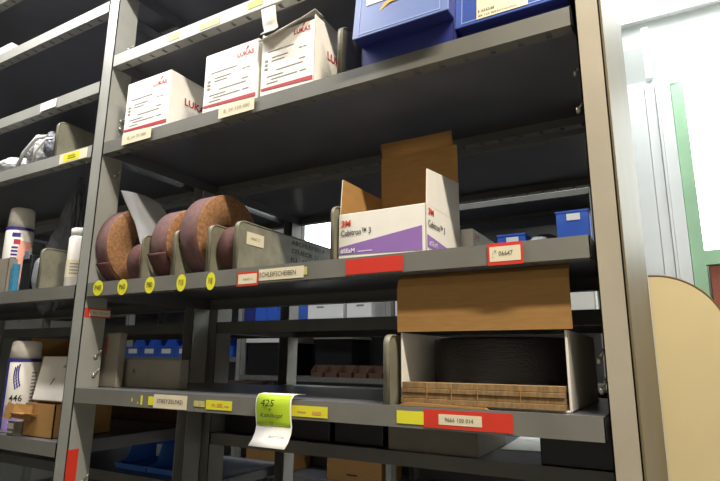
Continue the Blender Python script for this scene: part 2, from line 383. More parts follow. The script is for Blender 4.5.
sticker(SH['L2'], 'shelf_label', -1.542, -1.408, 2.057, 2.0875, ['cream_label', 'yellow_label', 'ochre'], label='cream shelf label with yellow centre', extra=[(-1.521, -1.446, 2.061, 2.084, 1), (-1.50, -1.465, 2.074, 2.077, 2), (-1.50, -1.462, 2.067, 2.070, 2)])
# label and red tape on the right side of the middle post
m = MB(); m.box(-1.3398, -1.3388, 0.003, 0.078, 1.602, 1.626); m.box(-1.3388, -1.3384, 0.016, 0.078, 1.6055, 1.6225, 1); m.text('60 x 120 mm', (-1.3384, 0.026, 1.611), XS, ZU, 0.045, 0.006, 2)
put('label_holder', m, ['red_label', 'cream_label', 'grey_ink'], pA[1])
put('tape_strip', MB().box(-1.3398, -1.3388, 0.001, 0.030, 1.15, 1.272), 'red_label', pA[1])['label'] = 'upright red tape'

# rear rack standing back to back with the first one
rackB = thing('storage_rack', (-1.36, 0.69, 0), 'dark grey steel rack standing back to back behind the foreground rack', 'rack')
for x0, x1 in ((-4.03, -3.985), (-2.70, -2.655), (-1.3855, -1.3402), (-0.105, -0.06)):
    put('post', post_mesh(x0, x1, 0.486, 0.556, zt), 'paint', rackB); put('post', post_mesh(x0, x1, 0.885, 0.95, zt, False), 'paint', rackB)
for z in (0.12, 0.6, 0.92, 1.262, 1.616, 2.087, 2.6): put('shelf', shelf_mesh(-1.338, -0.107, 0.486, 0.95, z), ['lip', 'under'], rackB)
for z in (0.12, 0.6, 1.095, 1.262, 1.616, 2.087, 2.6): put('shelf', shelf_mesh(-2.653, -1.388, 0.486, 0.95, z), ['lip', 'under'], rackB)
for z in (0.12, 0.6, 1.09, 1.262, 1.616, 2.087, 2.6): put('shelf', shelf_mesh(-3.983, -2.702, 0.486, 0.95, z), ['lip', 'under'], rackB)

# third rack across the rear aisle
rackC = thing('storage_rack', (-2.3, 2.6, 0), 'distant grey rack across the rear aisle with blue bins and white cartons', 'rack')
for x in (-5.65, -4.33, -2.97, -1.66, -0.33):
    put('post', post_mesh(x-0.022, x+0.022, 2.4, 2.465, 2.52), 'paint', rackC); put('post', post_mesh(x-0.022, x+0.022, 2.755, 2.82, 2.52, False), 'paint', rackC)
CL = {(-5.628, -4.352): (0.3, 0.7, 1.1, 1.503, 1.9, 2.487), (-4.308, -2.992): (0.3, 0.7, 1.1, 1.503, 2.0), (-2.948, -1.682): (0.3, 0.70, 1.372, 1.78), (-1.638, -0.352): (0.3, 0.70, 1.02, 1.372, 1.78, 2.16, 2.487)}
for (x0, x1), zs in CL.items():
    for z in zs: put('shelf', shelf_mesh(x0, x1, 2.4, 2.82, z), ['lip', 'under'], rackC)

for x0, x1, za, zb in ((-5.628, -4.352, 0.3, 2.1), (-4.308, -2.992, 0.3, 1.98), (-2.948, -1.682, 0.3, 1.775), (-1.638, -0.352, 0.3, 1.775), (-1.638, -0.352, 2.16, 2.5)):
    put('dark_backing', MB().box(x0, x1, 2.822, 2.826, za, zb), 'under', rackC)  # dark sheets added behind the bays so the gaps stay dark

# ================================================================ shelf dividers
def divider(x, z, label, y0=0.004, h=0.113, depth=0.40, rim=0.009, group='steel shelf dividers'):
    t = thing('shelf_divider', (x, y0, z), label, 'divider', group)
    r = 0.018; pl = [(y0, z), (y0+depth, z), (y0+depth, z+h)]
    arc = [(y0+r-r*math.sin(a), z+h-r+r*math.cos(a)) for a in [k*math.pi/12 for k in range(7)]]
    put('plate', MB().prism(pl+arc, 0, x-0.001, x+0.001), 'galv', t)
    path = [(y0, z)]+arc[::-1]+[(y0+depth, z+h)]
    put('rim', MB().sheet(path, 0, x-rim, x+0.003, 0.0025), 'galv', t)
    return t
divider(-1.136, 1.689, 'thin plain steel divider just left of the roll with a dark loose end', rim=0.003)
d0 = divider(-1.018, 1.689, 'steel divider standing just left of the largest abrasive roll')
Z2 = [(-0.905, 'narrow steel divider just right of the largest abrasive roll, before the small roll'), (-0.822, 'wide worn steel divider with a small cream label right of the rolls')]
divider(-0.571, 1.689, 'steel divider touching the left side of the open white and purple carton', rim=0.004)
for x, l in Z2: q = copy_thing(d0, (x+1.018, 0, 0), l)
dl = [o for o in bpy.data.objects if o.get('label', '').startswith('wide worn')][0]
m = MB(); m.box(-0.8205, -0.8195, 0.032, 0.092, 1.752, 1.781); m.text('4460 U', (-0.8193, 0.046, 1.764), XS, ZU, 0.03, 0.007, 1)
dl = dl.children[0] if dl.children[0].name.startswith('plate') else dl.children[1]
put('label_sticker', m, ['cream_label', 'grey_ink'], dl)
m = MB()
for k in range(3): m.text(('ABCHLEIFEN 4', 'STUECK U', 'KL 125')[k], (-0.8205, 0.20, 1.782-k*0.022), XS, ZU, 0.15-0.03*k, 0.012, 0)
put('scrawled_writing', m, ['black_ink'], dl)
divider(-0.558, 2.087, 'steel divider between the opened white carton and the blue bins on the upper shelf', h=0.118)
divider(-0.449, 1.4208, 'steel divider left of the open box holding a black roll on the lower shelf', h=0.122, y0=0.006, depth=0.38)
divider(-1.578, 2.0892, 'steel divider beside the plastic bags on the left bay shelf', h=0.118)
divider(-1.572, 1.6874, 'steel divider standing in front of the crumpled dark sack, left bay', h=0.122)

# ================================================================ upper shelf: cartons and blue bins
def carton(x0, x1, z, h, dep, label, lid=True, y=0.008, redlow=True):
    t = thing('carton', ((x0+x1)/2, y, z), label, 'box', 'white cartons with red lettering')
    b = MB()
    if lid: b.box(x0, x1, y, y+dep, z, z+h)
    else:
        th = 0.002
        b.box(x0, x1, y, y+th, z, z+h-0.012); b.box(x0, x1, y+dep-th, y+dep, z, z+h); b.box(x0, x0+th, y, y+dep, z, z+h-0.006); b.box(x1-th, x1, y, y+dep, z, z+h); b.box(x0, x1, y, y+dep, z, z+th)
    bd = put('body', b, 'white_card', t, 0.002)
    p = MB(); W = x1-x0; e = y-0.0006
    p.text('LUKAS', (x0+0.62*W, e, z+h-0.035), XF, ZU, 0.30*W, 0.0115, 0, bold=0.025)
    p.prism([(x0+0.76*W, z+h-0.022), (x0+0.80*W, z+h-0.010), (x0+0.83*W, z+h-0.013), (x0+0.79*W, z+h-0.019)], 1, e-0.0003, e, 0)
    if redlow: p.prism([(x0+0.003, z+0.018), (x1-0.003, z+0.012), (x1-0.003, z+0.022), (x0+0.003, z+0.024)], 1, e-0.0003, e, 0)
    for zz, a, c in ((0.66, 0.12, 0.62), (0.56, 0.20, 0.52), (0.51, 0.20, 0.45), (0.58, 0.72, 0.78), (0.58, 0.80, 0.86), (0.42, 0.72, 0.84), (0.36, 0.30, 0.80), (0.29, 0.12, 0.44), (0.24, 0.2, 0.7), (0.19, 0.12, 0.34), (0.24, 0.74, 0.86)):
        p.box(x0+a*W, x0+c*W, e-0.0003, e, z+zz*h, z+zz*h+0.0015, 1)
    for k in range(3): p.box(x0+0.07*W, x0+0.13*W, e-0.0003, e, z+(0.40+k*0.06)*h, z+(0.43+k*0.06)*h, 1)
    put('print', p, ['red_ink', 'grey_ink'], bd)
    q = MB(); q.text('LUKAS', (x1+0.0006, y+0.052, z+0.50*h), XS, (0, -0.05, 1), 0.085, 0.021, 0, bold=0.03)
    q.prism([(y+0.12, z+0.64*h), (y+0.14, z+0.70*h), (y+0.15, z+0.66*h)], 0, x1+0.0003, x1+0.0007, 0)
    put('print', q, ['red_ink'], bd)
    return t
c1 = carton(-1.268, -1.093, 2.087, 0.163, 0.19, 'closed white carton with red lettering nearest the post, leftmost of three')
c2 = carton(-0.967, -0.793, 2.087, 0.163, 0.19, 'closed white carton with red lettering standing left against the opened one')
c3 = carton(-0.782, -0.631, 2.087, 0.172, 0.19, 'opened white carton with its top flap and tab sticking up, rightmost of three', lid=False)
x0, x1, y, z = -0.782, -0.631, 0.008, 2.259
m = MB(); m.sheet([(y+0.188, z), (y+0.10, z+0.008), (y+0.035, z+0.010)], 0, x0+0.002, x1-0.002, 0.0015); put('lid_flap', m, 'white_card', c3)
m = MB(); V = [(x0-0.004, y-0.012, z-0.046), (x0+0.03, y-0.016, z-0.046), (x0+0.06, y-0.014, z-0.028), (x1-0.055, y-0.012, z-0.018), (x1, y-0.002, z+0.010), (x1, y+0.03, z+0.012), (x0, y+0.03, z-0.006)]
def slab(m, pts, t, mi=0):
    pts = [Vector(p) for p in pts]; n = (pts[1]-pts[0]).cross(pts[-1]-pts[0]).normalized()*t
    A = [m.bm.verts.new(p) for p in pts]; B = [m.bm.verts.new(p+n) for p in pts]
    m.bm.faces.new(A).material_index = mi; m.bm.faces.new(B[::-1]).material_index = mi
    for i in range(len(A)): m.bm.faces.new([A[i], B[i], B[(i+1) % len(A)], A[(i+1) % len(A)]]).material_index = mi
slab(m, [(x0-0.003, y-0.012, z-0.030), (x0+0.05, y-0.020, z-0.030), (x1-0.03, y-0.010, z-0.006), (x1, y-0.001, z+0.011), (x1, y+0.034, z+0.012), (x0, y+0.034, z-0.002)], 0.0015)
put('tuck_flap', m, 'white_card', c3)
m = MB()
m.sheet([(y-0.030, z+0.036), (y-0.022, z+0.0), (y-0.016, z-0.012), (y-0.030, z-0.028)], 0, x0+0.018, x0+0.058, 0.0015)
put('tab', m, 'white_card', c3, 0.0)

def front_bin(x0, x1, y0, y1, z, h, zl, label, pm, pro=0.024):
    t = thing('storage_bin', ((x0+x1)/2, y0, z), label, 'bin', 'blue plastic bins on the upper shelf')
    b = MB(); th = 0.003; yo = y0-pro
    b.prism([(y0, z), (y1, z), (y1, z+h), (y1-th, z+h), (y1-th, z+th), (y0+th, z+th), (y0+th, zl+0.004), (y0, zl)], 0, x0, x1)
    for a in (x0, x1-th): b.prism([(y0, z), (y1, z), (y1, z+h), (y0+0.02, z+h), (yo, zl+0.002), (y0, zl)], 0, a, a+th)
    b.prism([(y0, zl), (yo+0.003, zl), (yo+0.003, zl+0.005), (y0, zl+0.005)], 0, x0, x1)
    put('body', b, 'navy', t, 0.001)  # body below the panel takes the darkened blue as painted shade
    f = MB()
    f.prism([(yo, zl), (yo+0.02, z+h), (yo+0.0225, z+h), (yo+0.0025, zl)], 0, x0-0.002, x1+0.002)
    fp = put('front_panel', f, pm, t, 0.001)
    def on(zz): return yo+(zz-zl)/(z+h-zl)*0.02-0.0008
    r = MB(); W = x1-x0
    for za, zb, a, c in ((zl+0.006, zl+0.0085, 0.05, 0.93), (zl+0.0085, z+h-0.01, 0.05, 0.06), (zl+0.0085, z+h-0.01, 0.92, 0.93)):
        r.face([(x0+a*W, on(za), za), (x0+c*W, on(za), za), (x0+c*W, on(zb), zb), (x0+a*W, on(zb), zb)])
    put('moulded_ridge', r, 'blue_light', fp)
    return fp, on
b1, on = front_bin(-0.505, -0.304, 0.0, 0.33, 2.087, 0.20, 2.130, 'blue plastic storage bin with a white and orange sticker, beside the steel divider', 'bin_lit', 0.036)
s = MB(); s.face([(-0.48, on(2.203)-.0004, 2.203), (-0.41, on(2.203)-.0004, 2.203), (-0.41, on(2.26)-.0004, 2.26), (-0.48, on(2.26)-.0004, 2.26)], 0)
s.face([(-0.45, on(2.19)-.0008, 2.178), (-0.425, on(2.19)-.0008, 2.192), (-0.385, on(2.2)-.0008, 2.193), (-0.375, on(2.21)-.0008, 2.207), (-0.40, on(2.215)-.0008, 2.215), (-0.44, on(2.20)-.0008, 2.195)], 1)
put('label_sticker', s, ['white_label', 'ochre'], b1)
b2, on = front_bin(-0.302, -0.102, 0.028, 0.33, 2.087, 0.17, 2.112, 'blue plastic storage bin with a printed white label, next to the right post', 'bin_blue')
s = MB(); s.face([(-0.262, on(2.118)-.0004, 2.118), (-0.168, on(2.118)-.0004, 2.118), (-0.168, on(2.17)-.0004, 2.17), (-0.262, on(2.17)-.0004, 2.17)], 0)
s.text('BR 125 BEFESTIGUNG', (-0.258, on(2.124)-.0006, 2.122), XF, ZU, 0.07, 0.004, 1); s.text('1008', (-0.258, on(2.13)-.0006, 2.132), XF, ZU, 0.03, 0.005, 1)
put('label_sticker', s, ['cream_label', 'black_ink'], b2)

# ================================================================ middle shelf: abrasive rolls
def roll(x0, x1, r, hole, yc, label, rim='grit'):
    z = 1.689
    t = thing('abrasive_roll', ((x0+x1)/2, yc, z), label, 'abrasive roll', 'coiled abrasive rolls between the dividers')
    put('coil', MB().lathe([(r, x0, 0), (r, x1-0.002, 1), (r-0.002, x1, 1), (hole, x1, 1), (hole, x0, 1)], (0, yc, z+r), 0, 72, closed=True), [rim, 'coil'], t)
    m = MB()
    return t
def tail(t, x0, x1, path, matn, label=None, th=0.0016):
    o = put('loose_end', MB().sheet(path, 0, x0, x1, th), matn, t)
    if label: o['label'] = label
def arc(yc, zc, r0, r1, a0, a1, n=24):
    return [(yc+(r0+(r1-r0)*k/n)*math.cos(math.radians(a0+(a1-a0)*k/n)), zc+(r0+(r1-r0)*k/n)*math.sin(math.radians(a0+(a1-a0)*k/n))) for k in range(n+1)]
r1 = roll(-1.334, -1.286, 0.112, 0.03, 0.121, 'large brown abrasive roll in the first compartment beside the left post')
tail(r1, -1.336, -1.284, arc(0.121, 1.801, 0.1145, 0.1185, -70, -152), 'grit_red')
r2 = roll(-1.226, -1.176, 0.056, 0.018, 0.085, 'small red-brown roll whose outer grey layer has sprung up above it', 'grit_red')
Ls = [(-1.262, 0.015, 1.940), (-1.261, 0.030, 1.914), (-1.260, 0.050, 1.885), (-1.252, 0.064, 1.855), (-1.244, 0.070, 1.825), (-1.232, 0.074, 1.79), (-1.222, 0.075, 1.749), (-1.220, 0.075, 1.70)]
Rs = [(-1.262, 0.090, 1.946), (-1.250, 0.108, 1.938), (-1.236, 0.122, 1.926), (-1.222, 0.133, 1.905), (-1.208, 0.140, 1.875), (-1.198, 0.145, 1.83), (-1.192, 0.146, 1.77), (-1.190, 0.146, 1.71)]
m = MB(); n = 6
for off in (0.0, 0.0015):
    G_ = [[m.bm.verts.new(Vector(a).lerp(Vector(b), k/n)+Vector((off, off*0.4, 0))+Vector((0.004*math.sin(k/n*math.pi), -0.004*math.sin(k/n*math.pi), 0))) for k in range(n+1)] for a, b in zip(Ls, Rs)]
    for a, b in zip(G_, G_[1:]):
        for k in range(n): m.bm.faces.new([a[k], a[k+1], b[k+1], b[k]]).smooth = True
o = put('loose_end', m, 'grey_back', r2, -1); o['label'] = 'sprung grey paper layer'
r3 = roll(-1.124, -1.066, 0.097, 0.03, 0.115, 'pinkish abrasive roll with a dark loose end curling in front, left of the largest', 'grit')
tail(r3, -1.126, -1.062, arc(0.115, 1.786, 0.099, 0.108, -75, -162), 'grit_red')
r4 = roll(-1.008, -0.950, 0.108, 0.033, 0.114, 'largest pinkish brown roll with a sunlit speckled coil edge in the middle of the row')
r5 = roll(-0.893, -0.842, 0.060, 0.02, 0.078, 'small red-brown abrasive roll squeezed between the two rightmost dividers', 'grit_red')

# ================================================================ middle shelf: open carton
x0, x1, y0, y1, z = -0.566, -0.376, 0.018, 0.206, 1.689
cb = thing('open_carton', ((x0+x1)/2, y0, z), 'open white and purple carton with brown inner flaps standing up', 'box')
th = 0.003; h = 0.095
b = MB(); b.box(x0, x1, y0, y0+th, z, z+h); b.box(x1-th, x1, y0, y1, z, z+h); b.box(x0, x0+th, y0, y1, z, z+h); b.box(x0, x1, y1-th, y1, z, z+h); b.box(x0, x1, y0, y1, z, z+th)
cbb = put('body', b, 'white_card', cb, 0.0012)
def flap(poly, axis, a, bb, outer, name):   # white outside, brown inside
    mid = (a+bb)/2
    m = MB(); m.prism(poly, axis, a, mid, 0); m.prism(poly, axis, mid, bb, 1)
    put(name, m, ['white_card', 'kraft'] if outer else ['kraft', 'white_card'], cb)
flap([(y0+0.005, z+h), (y1-0.004, z+h), (y1-0.004, z+h+0.080), (y0+0.012, z+h+0.078)], 0, x0, x0+th, True, 'side_flap')
flap([(y0+0.005, z+h), (y1-0.004, z+h), (y1-0.002, z+h+0.092), (y0+0.010, z+h+0.070)], 0, x1-th, x1, False, 'side_flap')
flap([(x0+0.001, z+h), (x1-0.001, z+h), (x1-0.002, z+0.277), (x0+0.001, z+0.277)], 1, y1-th, y1, False, 'back_flap')
m = MB(); m.sheet([(y1-0.0015, z+0.277), (y1-0.006, z+0.290), (y1-0.012, z+0.309)], 0, x0+0.004, x1-0.010, 0.003); put('tuck_flap', m, 'kraft', cb)
p = MB(); e = y0-0.0004; W = x1-x0
p.prism([(x0+0.003, z+0.012), (x1-0.008, z+0.007), (x1-0.008, z+0.053), (x0+0.003, z+0.027)], 1, e-0.0003, e, 0)
p.text('3M', (x0+0.008, e-0.0004, z+0.068), XF, ZU, 0.021, 0.013, 1, bold=0.035)
p.text('Cubitron\u2122 3', (x0+0.007, e-0.0004, z+0.049), XF, ZU, 0.068, 0.013, 2, bold=0.012)
p.text('#SEaM', (x0+0.006, e-0.0008, z+0.0135), XF, ZU, 0.033, 0.010, 3, bold=0.03); p.box(x0+0.046, x0+0.078, e-0.0008, e-0.0002, z+0.0150, z+0.0165, 3)
put('print', p, ['purple', 'orange_red', 'black_ink', 'white_ink'], cbb)
p = MB(); e = x1+0.0004
p.prism([(y0+0.004, z+0.012), (y1-0.004, z+0.006), (y1-0.004, z+0.020), (y0+0.004, z+0.036)], 0, e, e+0.0003, 0)
p.text('3M', (e+0.0004, y0+0.010, z+0.076), XS, ZU, 0.026, 0.013, 1, bold=0.035); p.text('Cubitron\u2122 3', (e+0.0004, y0+0.008, z+0.052), XS, ZU, 0.085, 0.014, 2, bold=0.012)
p.text('#SEaM', (e+0.0008, y0+0.010, z+0.016), XS, ZU, 0.04, 0.010, 3)
put('print', p, ['purple', 'orange_red', 'black_ink', 'white_ink'], cbb)
# second carton behind it and small things on the same shelf
t = thing('carton', (-0.42, 0.30, 1.689), 'closed white carton lying behind the open white and purple carton', 'box')
put('body', MB().box(-0.50, -0.352, 0.215, 0.40, 1.689, 1.775), 'white_card', t, 0.002)
m = MB(); m.text('3M', (-0.3516, 0.225, 1.752), XS, ZU, 0.03, 0.014, 0); m.text('Cubitron\u2122 3', (-0.3516, 0.225, 1.728), XS, ZU, 0.085, 0.014, 1); put('print', m, ['orange_red', 'black_ink'], t)

# ================================================================ lower shelf
x0, x1, y0, y1, z = -0.437, -0.147, 0.034, 0.36, 1.4208
ob = thing('open_carton', ((x0+x1)/2, y0, z), 'open white carton with hanging brown front lid holding a black abrasive roll', 'box')
b = MB(); th = 0.004; h = 0.127
b.box(x0, x0+th, y0, y1, z, z+h); b.box(x0, x1, y1-th, y1, z, z+h); b.box(x0, x1, y0, y1, z, z+th); b.box(x1-th, x1, y0, y1, z, z+h)
put('body', b, 'white_card', ob, 0.001)
# the torn, folded-down front wall seen on its corrugated edges
m = MB()
n = 60
for k, (za, zb, dy) in enumerate(((0.004, 0.013, 0.0), (0.0135, 0.022, 0.004), (0.0225, 0.030, 0.002), (0.0305, 0.040, 0.006))):
    m.box(x0+0.006, x1-0.008, y0-0.014+dy, y0+0.008+dy, z+za, z+zb)
for xx in (0.055, 0.10, 0.145, 0.215): m.box(x0+xx, x0+xx+0.0012, y0-0.0148, y0-0.013, z+0.003, z+0.039, 1)
put('folded_front', m, ['kraft_edge', 'kraft'], ob, 0.0015)
m = MB()
ang = [(x0+0.004, z-0.0), (x0+0.02, z+0.006), (x0+0.06, z+0.005), (x0+0.10, z+0.004), (x0+0.16, z+0.003), (x0+0.165, z+0.0003), (x0+0.004, z+0.0003)]
m.prism([(q[0], q[1]+0.0005) for q in ang[1:]], 1, y0-0.022, y0-0.0165); put('torn_strip', m, 'kraft', ob)
m = MB(); m.sheet([(y0+0.012, z+0.2325), (y0+0.002, z+0.224), (y0-0.003, z+0.210), (y0-0.004, z+0.17), (y0-0.003, z+0.128)], 0, -0.441, -0.1375, 0.004, smooth=False)
put('lid', m, 'kraft', ob)
bl = thing('abrasive_roll', (-0.285, 0.17, z+0.0045), 'wide black abrasive roll lying inside the open white carton', 'abrasive roll')
put('coil', MB().lathe([(0.134, 0.0), (0.135, 0.003), (0.135, 0.110), (0.132, 0.114), (0.05, 0.114), (0.045, 0.108), (0.045, 0.0)], (-0.291, 0.196, z+0.0045), 2, 72, closed=True), 'black_roll', bl)
# grey cartons at the back left of the shelf
t = thing('carton', (-1.29, 0.25, z), 'upright grey cardboard carton with a red stripe in the left corner of the lower shelf', 'box')
put('body', MB().box(-1.372, -1.290, 0.080, 0.102, z, z+0.142), 'dark_card', t, 0.002)
put('red_stripe', MB().box(-1.343, -1.338, 0.0790, 0.0805, z+0.085, z+0.132), 'red_label', t)
t = thing('carton', (-1.15, 0.3, z), 'low grey cardboard carton lying right of the upright grey one', 'box')
put('body', MB().box(-1.318, -1.092, 0.115, 0.145, z, z+0.073), 'dark_card', t, 0.002)
put('print', MB().text('K', (-1.268, 0.1144, z+0.036), XF, ZU, 0.012, 0.012), 'black_ink', t)

# green paper tag taped over the shelf edge
tg = thing('paper_tag', (-0.69, -0.004, 1.345), 'lime green and white handwritten paper tag hanging over the lower shelf edge', 'tag')
path = [(0.035, 1.4235), (0.012, 1.4255), (-0.003, 1.4240), (-0.010, 1.4160), (-0.0115, 1.405), (-0.0105, 1.39), (-0.008, 1.375), (-0.006, 1.365)]
low = [(-0.006, 1.365), (-0.009, 1.352), (-0.017, 1.339), (-0.028, 1.329)]
put('sheet', MB().sheet(path+low[1:], 0, -0.742, -0.655, 0.0008), 'white_label', tg)
put('green_field', MB().sheet([(q[0]-0.0009, q[1]) for q in path[2:]], 0, -0.7395, -0.6575, 0.0004), 'lime', tg)
m = MB(); m.text('425', (-0.728, -0.0132, 1.402), XF, (0, -0.05, 1), 0.034, 0.013, 0, shear=0.2); m.text('r', (-0.707, -0.0125, 1.393), XF, ZU, 0.006, 0.005, 0)
m.text('Kabilkopf', (-0.729, -0.0120, 1.379), XF, (0, 0.1, 1), 0.056, 0.011, 0, shear=0.2); m.text('U', (-0.704, -0.0095, 1.3685), XF, ZU, 0.006, 0.006, 0)
m.text('AKKITION', (-0.706, -0.0145, 1.3435), XF, (0, 0.5, 1), 0.038, 0.006, 1)
put('handwriting', m, ['black_ink', 'grey_ink'], tg)

tg.location += Vector((0.008, 0, 0.006))

# ================================================================ left bay
def can(x, y, z, r, hb, hc, label, cap='white_card', body='white_card', deco=None):
    t = thing('spray_can', (x, y, z), label, 'spray can', 'spray cans in the left bay')
    bd = put('can_body', MB().lathe([(r-0.003, 0), (r, 0.003), (r, hb-0.012), (r-0.006, hb)], (x, y, z), 2, 40), body, t)
    t['_b'] = bd.name
    put('cap', MB().lathe([(r-0.002, hb-0.002), (r-0.004, hb+hc*0.7), (r-0.006, hb+hc-0.004), (r-0.012, hb+hc)], (x, y, z), 2, 40), cap, t)
    return t
def wrap(m, x, y, z, r, a0, a1, z0, z1, mi=0, n=10, e=0.0006, turn=48):
    """patch printed round a can; angles in degrees, 0 faces the aisle, positive to the right"""
    for k in range(n):
        q = [math.radians(turn+a0+(a1-a0)*(k+j)/n) for j in (0, 1)]
        P = [(x+(r+e)*math.sin(a), y-(r+e)*math.cos(a)) for a in q]
        m.face([(*P[0], z+z0), (*P[1], z+z0), (*P[1], z+z1), (*P[0], z+z1)], mi)
X, Yc, Zc_, rr = -1.712, 0.075, 1.2844, 0.044
cA = can(X, Yc, Zc_, rr, 0.210, 0.050, 'large white and violet spray can with a big black number on the lower left shelf')
m = MB(); wrap(m, X, Yc, Zc_, rr, -180, 180, 0.198, 0.208, 0, 40); wrap(m, X, Yc, Zc_, rr, -75, -46, 0.005, 0.198, 0, 8, 0.0004); wrap(m, X, Yc, Zc_, rr, -38, 80, 0.004, 0.075, 1, 14, 0.0004)
for k in range(3):
    for j in range(8):
        a0 = -12+k*7-9*math.sin(j/8*2.6); a1 = a0+5; z0 = 0.120+j*0.008+k*0.004
        wrap(m, X, Yc, Zc_, rr, a0, a1, z0, z0+0.0082, 0, 1, 0.0009)
for k in range(9): wrap(m, X, Yc, Zc_, rr, 42, 62, 0.085+k*0.010, 0.089+k*0.010, 2, 3, 0.0008)
wrap(m, X, Yc, Zc_, rr, -14, 10, 0.062, 0.064, 3, 3, 0.0009); wrap(m, X, Yc, Zc_, rr, -20, 28, 0.042, 0.045, 3, 5, 0.0009); wrap(m, X, Yc, Zc_, rr, -20, 24, 0.028, 0.030, 3, 5, 0.0009)
n0 = len(m.bm.verts); m.text('446', (0, 0, Zc_+0.086), XF, ZU, 0.034, 0.019, 4, bold=0.01); m.bm.verts.ensure_lookup_table()
for v in m.bm.verts[n0:]:
    a_ = math.radians(22)+v.co.x/rr; v.co.x, v.co.y = X+(rr+0.0012)*math.sin(a_), Yc-(rr+0.0012)*math.cos(a_)
put('print', m, ['navy_ink', 'violet_ink', 'grey_ink', 'white_ink', 'black_ink'], bpy.data.objects[cA.pop('_b')])
X, Yc, Zc_, rr = -1.862, 0.085, 1.6874, 0.041
cB = can(X, Yc, Zc_, rr, 0.226, 0.068, 'white spray can with a dark blue band, upper left behind the cardboard tray')
m = MB(); wrap(m, X, Yc, Zc_, rr, -180, 180, 0.216, 0.226, 0, 40)
wrap(m, X, Yc, Zc_, rr, 15, 75, 0.04, 0.18, 2, 8, 0.0004)
for k in range(4): wrap(m, X, Yc, Zc_, rr, -12, 14, 0.118+k*0.012, 0.124+k*0.012, 0, 4, 0.0008)
wrap(m, X, Yc, Zc_, rr, -6, 20, 0.168, 0.184, 1, 4, 0.0009); wrap(m, X, Yc, Zc_, rr, -16, 18, 0.192, 0.206, 0, 4, 0.0008)
put('print', m, ['navy_ink', 'red_ink', 'pink'], bpy.data.objects[cB.pop('_b')])

# lower left shelf: white carton leaning, brown carton, torn flat card
t = thing('carton', (-1.54, 0.05, 1.37), 'white carton with small pen marks resting tilted on a brown carton, beside the post', 'box')
mx = Matrix.Translation((-1.54, 0.06, 1.376)) @ Matrix.Rotation(math.radians(-9), 4, 'X')
put('body', MB().box(-0.084, 0.078, -0.002, 0.14, 0.0, 0.125, mtx=mx), 'white_card', t, 0.003)
m = MB(); o_ = mx @ Vector((0.028, -0.0026, 0.092)); m.text('#50', o_, XF, (mx.to_3x3() @ Vector(ZU)), 0.034, 0.010)
m.tube([mx @ Vector((-0.012+0.004*k, -0.0028, 0.045+0.006*k)) for k in range(4)], 0.0012, 5); put('print', m, 'black_ink', t)
t = thing('carton', (-1.5, 0.06, 1.2844), 'torn brown cardboard carton under the white tilted carton', 'box')
m = MB(); m.box(-1.60, -1.46, 0.03, 0.033, 1.2844, 1.372); m.box(-1.60, -1.46, 0.20, 0.203, 1.2844, 1.372); m.box(-1.60, -1.597, 0.03, 0.2, 1.2844, 1.372); m.box(-1.463, -1.46, 0.03, 0.2, 1.2844, 1.372); m.box(-1.6, -1.46, 0.03, 0.2, 1.2844, 1.287)
put('body', m, 'kraft', t)
m = MB(); m.sheet([(0.028, 1.342), (0.014, 1.345), (-0.004, 1.349), (-0.012, 1.347)], 0, -1.597, -1.535, 0.003); slab(m, [(-1.650, 0.002, 1.334), (-1.60, -0.006, 1.328), (-1.60, 0.004, 1.368), (-1.642, 0.008, 1.374)], 0.003)
slab(m, [(-1.60, -0.006, 1.335), (-1.55, 0.02, 1.328), (-1.55, 0.024, 1.366), (-1.60, 0.004, 1.372)], 0.003)
put('torn_flap', m, 'kraft', t)
t = thing('small_carton', (-1.6, 0.04, 1.2844), 'small grey and white printed carton in front of the violet spray can', 'box')
put('body', MB().box(-1.640, -1.606, 0.010, 0.055, 1.2844, 1.322), ['dark_card'], t, 0.001)
m = MB(); m.box(-1.638, -1.608, 0.0088, 0.0094, 1.303, 1.318, 0); m.box(-1.637, -1.610, 0.0084, 0.0088, 1.292, 1.297, 0); put('print', m, ['white_label'], t)
t = thing('carton', (-1.66, 0.28, 1.2844), 'open brown cardboard carton standing behind the white tilted carton', 'box')
m = MB(); m.box(-1.92, -1.68, 0.202, 0.206, 1.2844, 1.50); m.box(-1.92, -1.68, 0.36, 0.364, 1.2844, 1.572); m.box(-1.92, -1.916, 0.202, 0.364, 1.2844, 1.56); m.box(-1.684, -1.68, 0.202, 0.364, 1.2844, 1.56); m.box(-1.92, -1.68, 0.202, 0.364, 1.2844, 1.288)
put('body', m, 'kraft', t)

# third left shelf: tray, packs, sack, tube
t = thing('cardboard_tray', (-1.78, 0.06, 1.6874), 'grey cardboard magazine tray in front of the white spray can, left edge', 'tray')
m = MB(); m.box(-1.86, -1.755, 0.008, 0.011, 1.6874, 1.795); m.box(-1.86, -1.857, 0.008, 0.035, 1.6874, 1.795); m.box(-1.758, -1.755, 0.008, 0.035, 1.6874, 1.795); m.box(-1.86, -1.755, 0.032, 0.035, 1.6874, 1.76)
put('body', m, 'dark_card', t, 0.001)
tag(put('flat_pack', MB().box(-1.740, -1.722, 0.012, 0.028, 1.6874, 1.775), 'cyan', None, 0.001), 'slim cyan pack standing between the grey tray and the black case', 'pack')
t = thing('slim_case', (-1.66, 0.1, 1.6874), 'slim black case standing upright beside the cyan pack', 'case')
put('body', MB().box(-1.702, -1.652, 0.02, 0.07, 1.6874, 1.80), 'black_plastic', t, 0.003); put('clip', MB().box(-1.69, -1.665, 0.016, 0.022, 1.785, 1.812), 'dark_cloth', t, 0.002)
m = MB(); m.lump((-1.618, 0.032, 1.735), (0.024, 0.02, 0.05), 3.1, 0.2, 4); tag(put('foil_pouch', m, 'silver'), 'crinkled silver pouch between the black case and the steel divider', 'pouch')
def drape(q):
    t = (q.z+0.13)/0.26
    return Vector((q.x*(1.15-0.75*t)+0.035*t, q.y*(1.1-0.6*t), q.z))
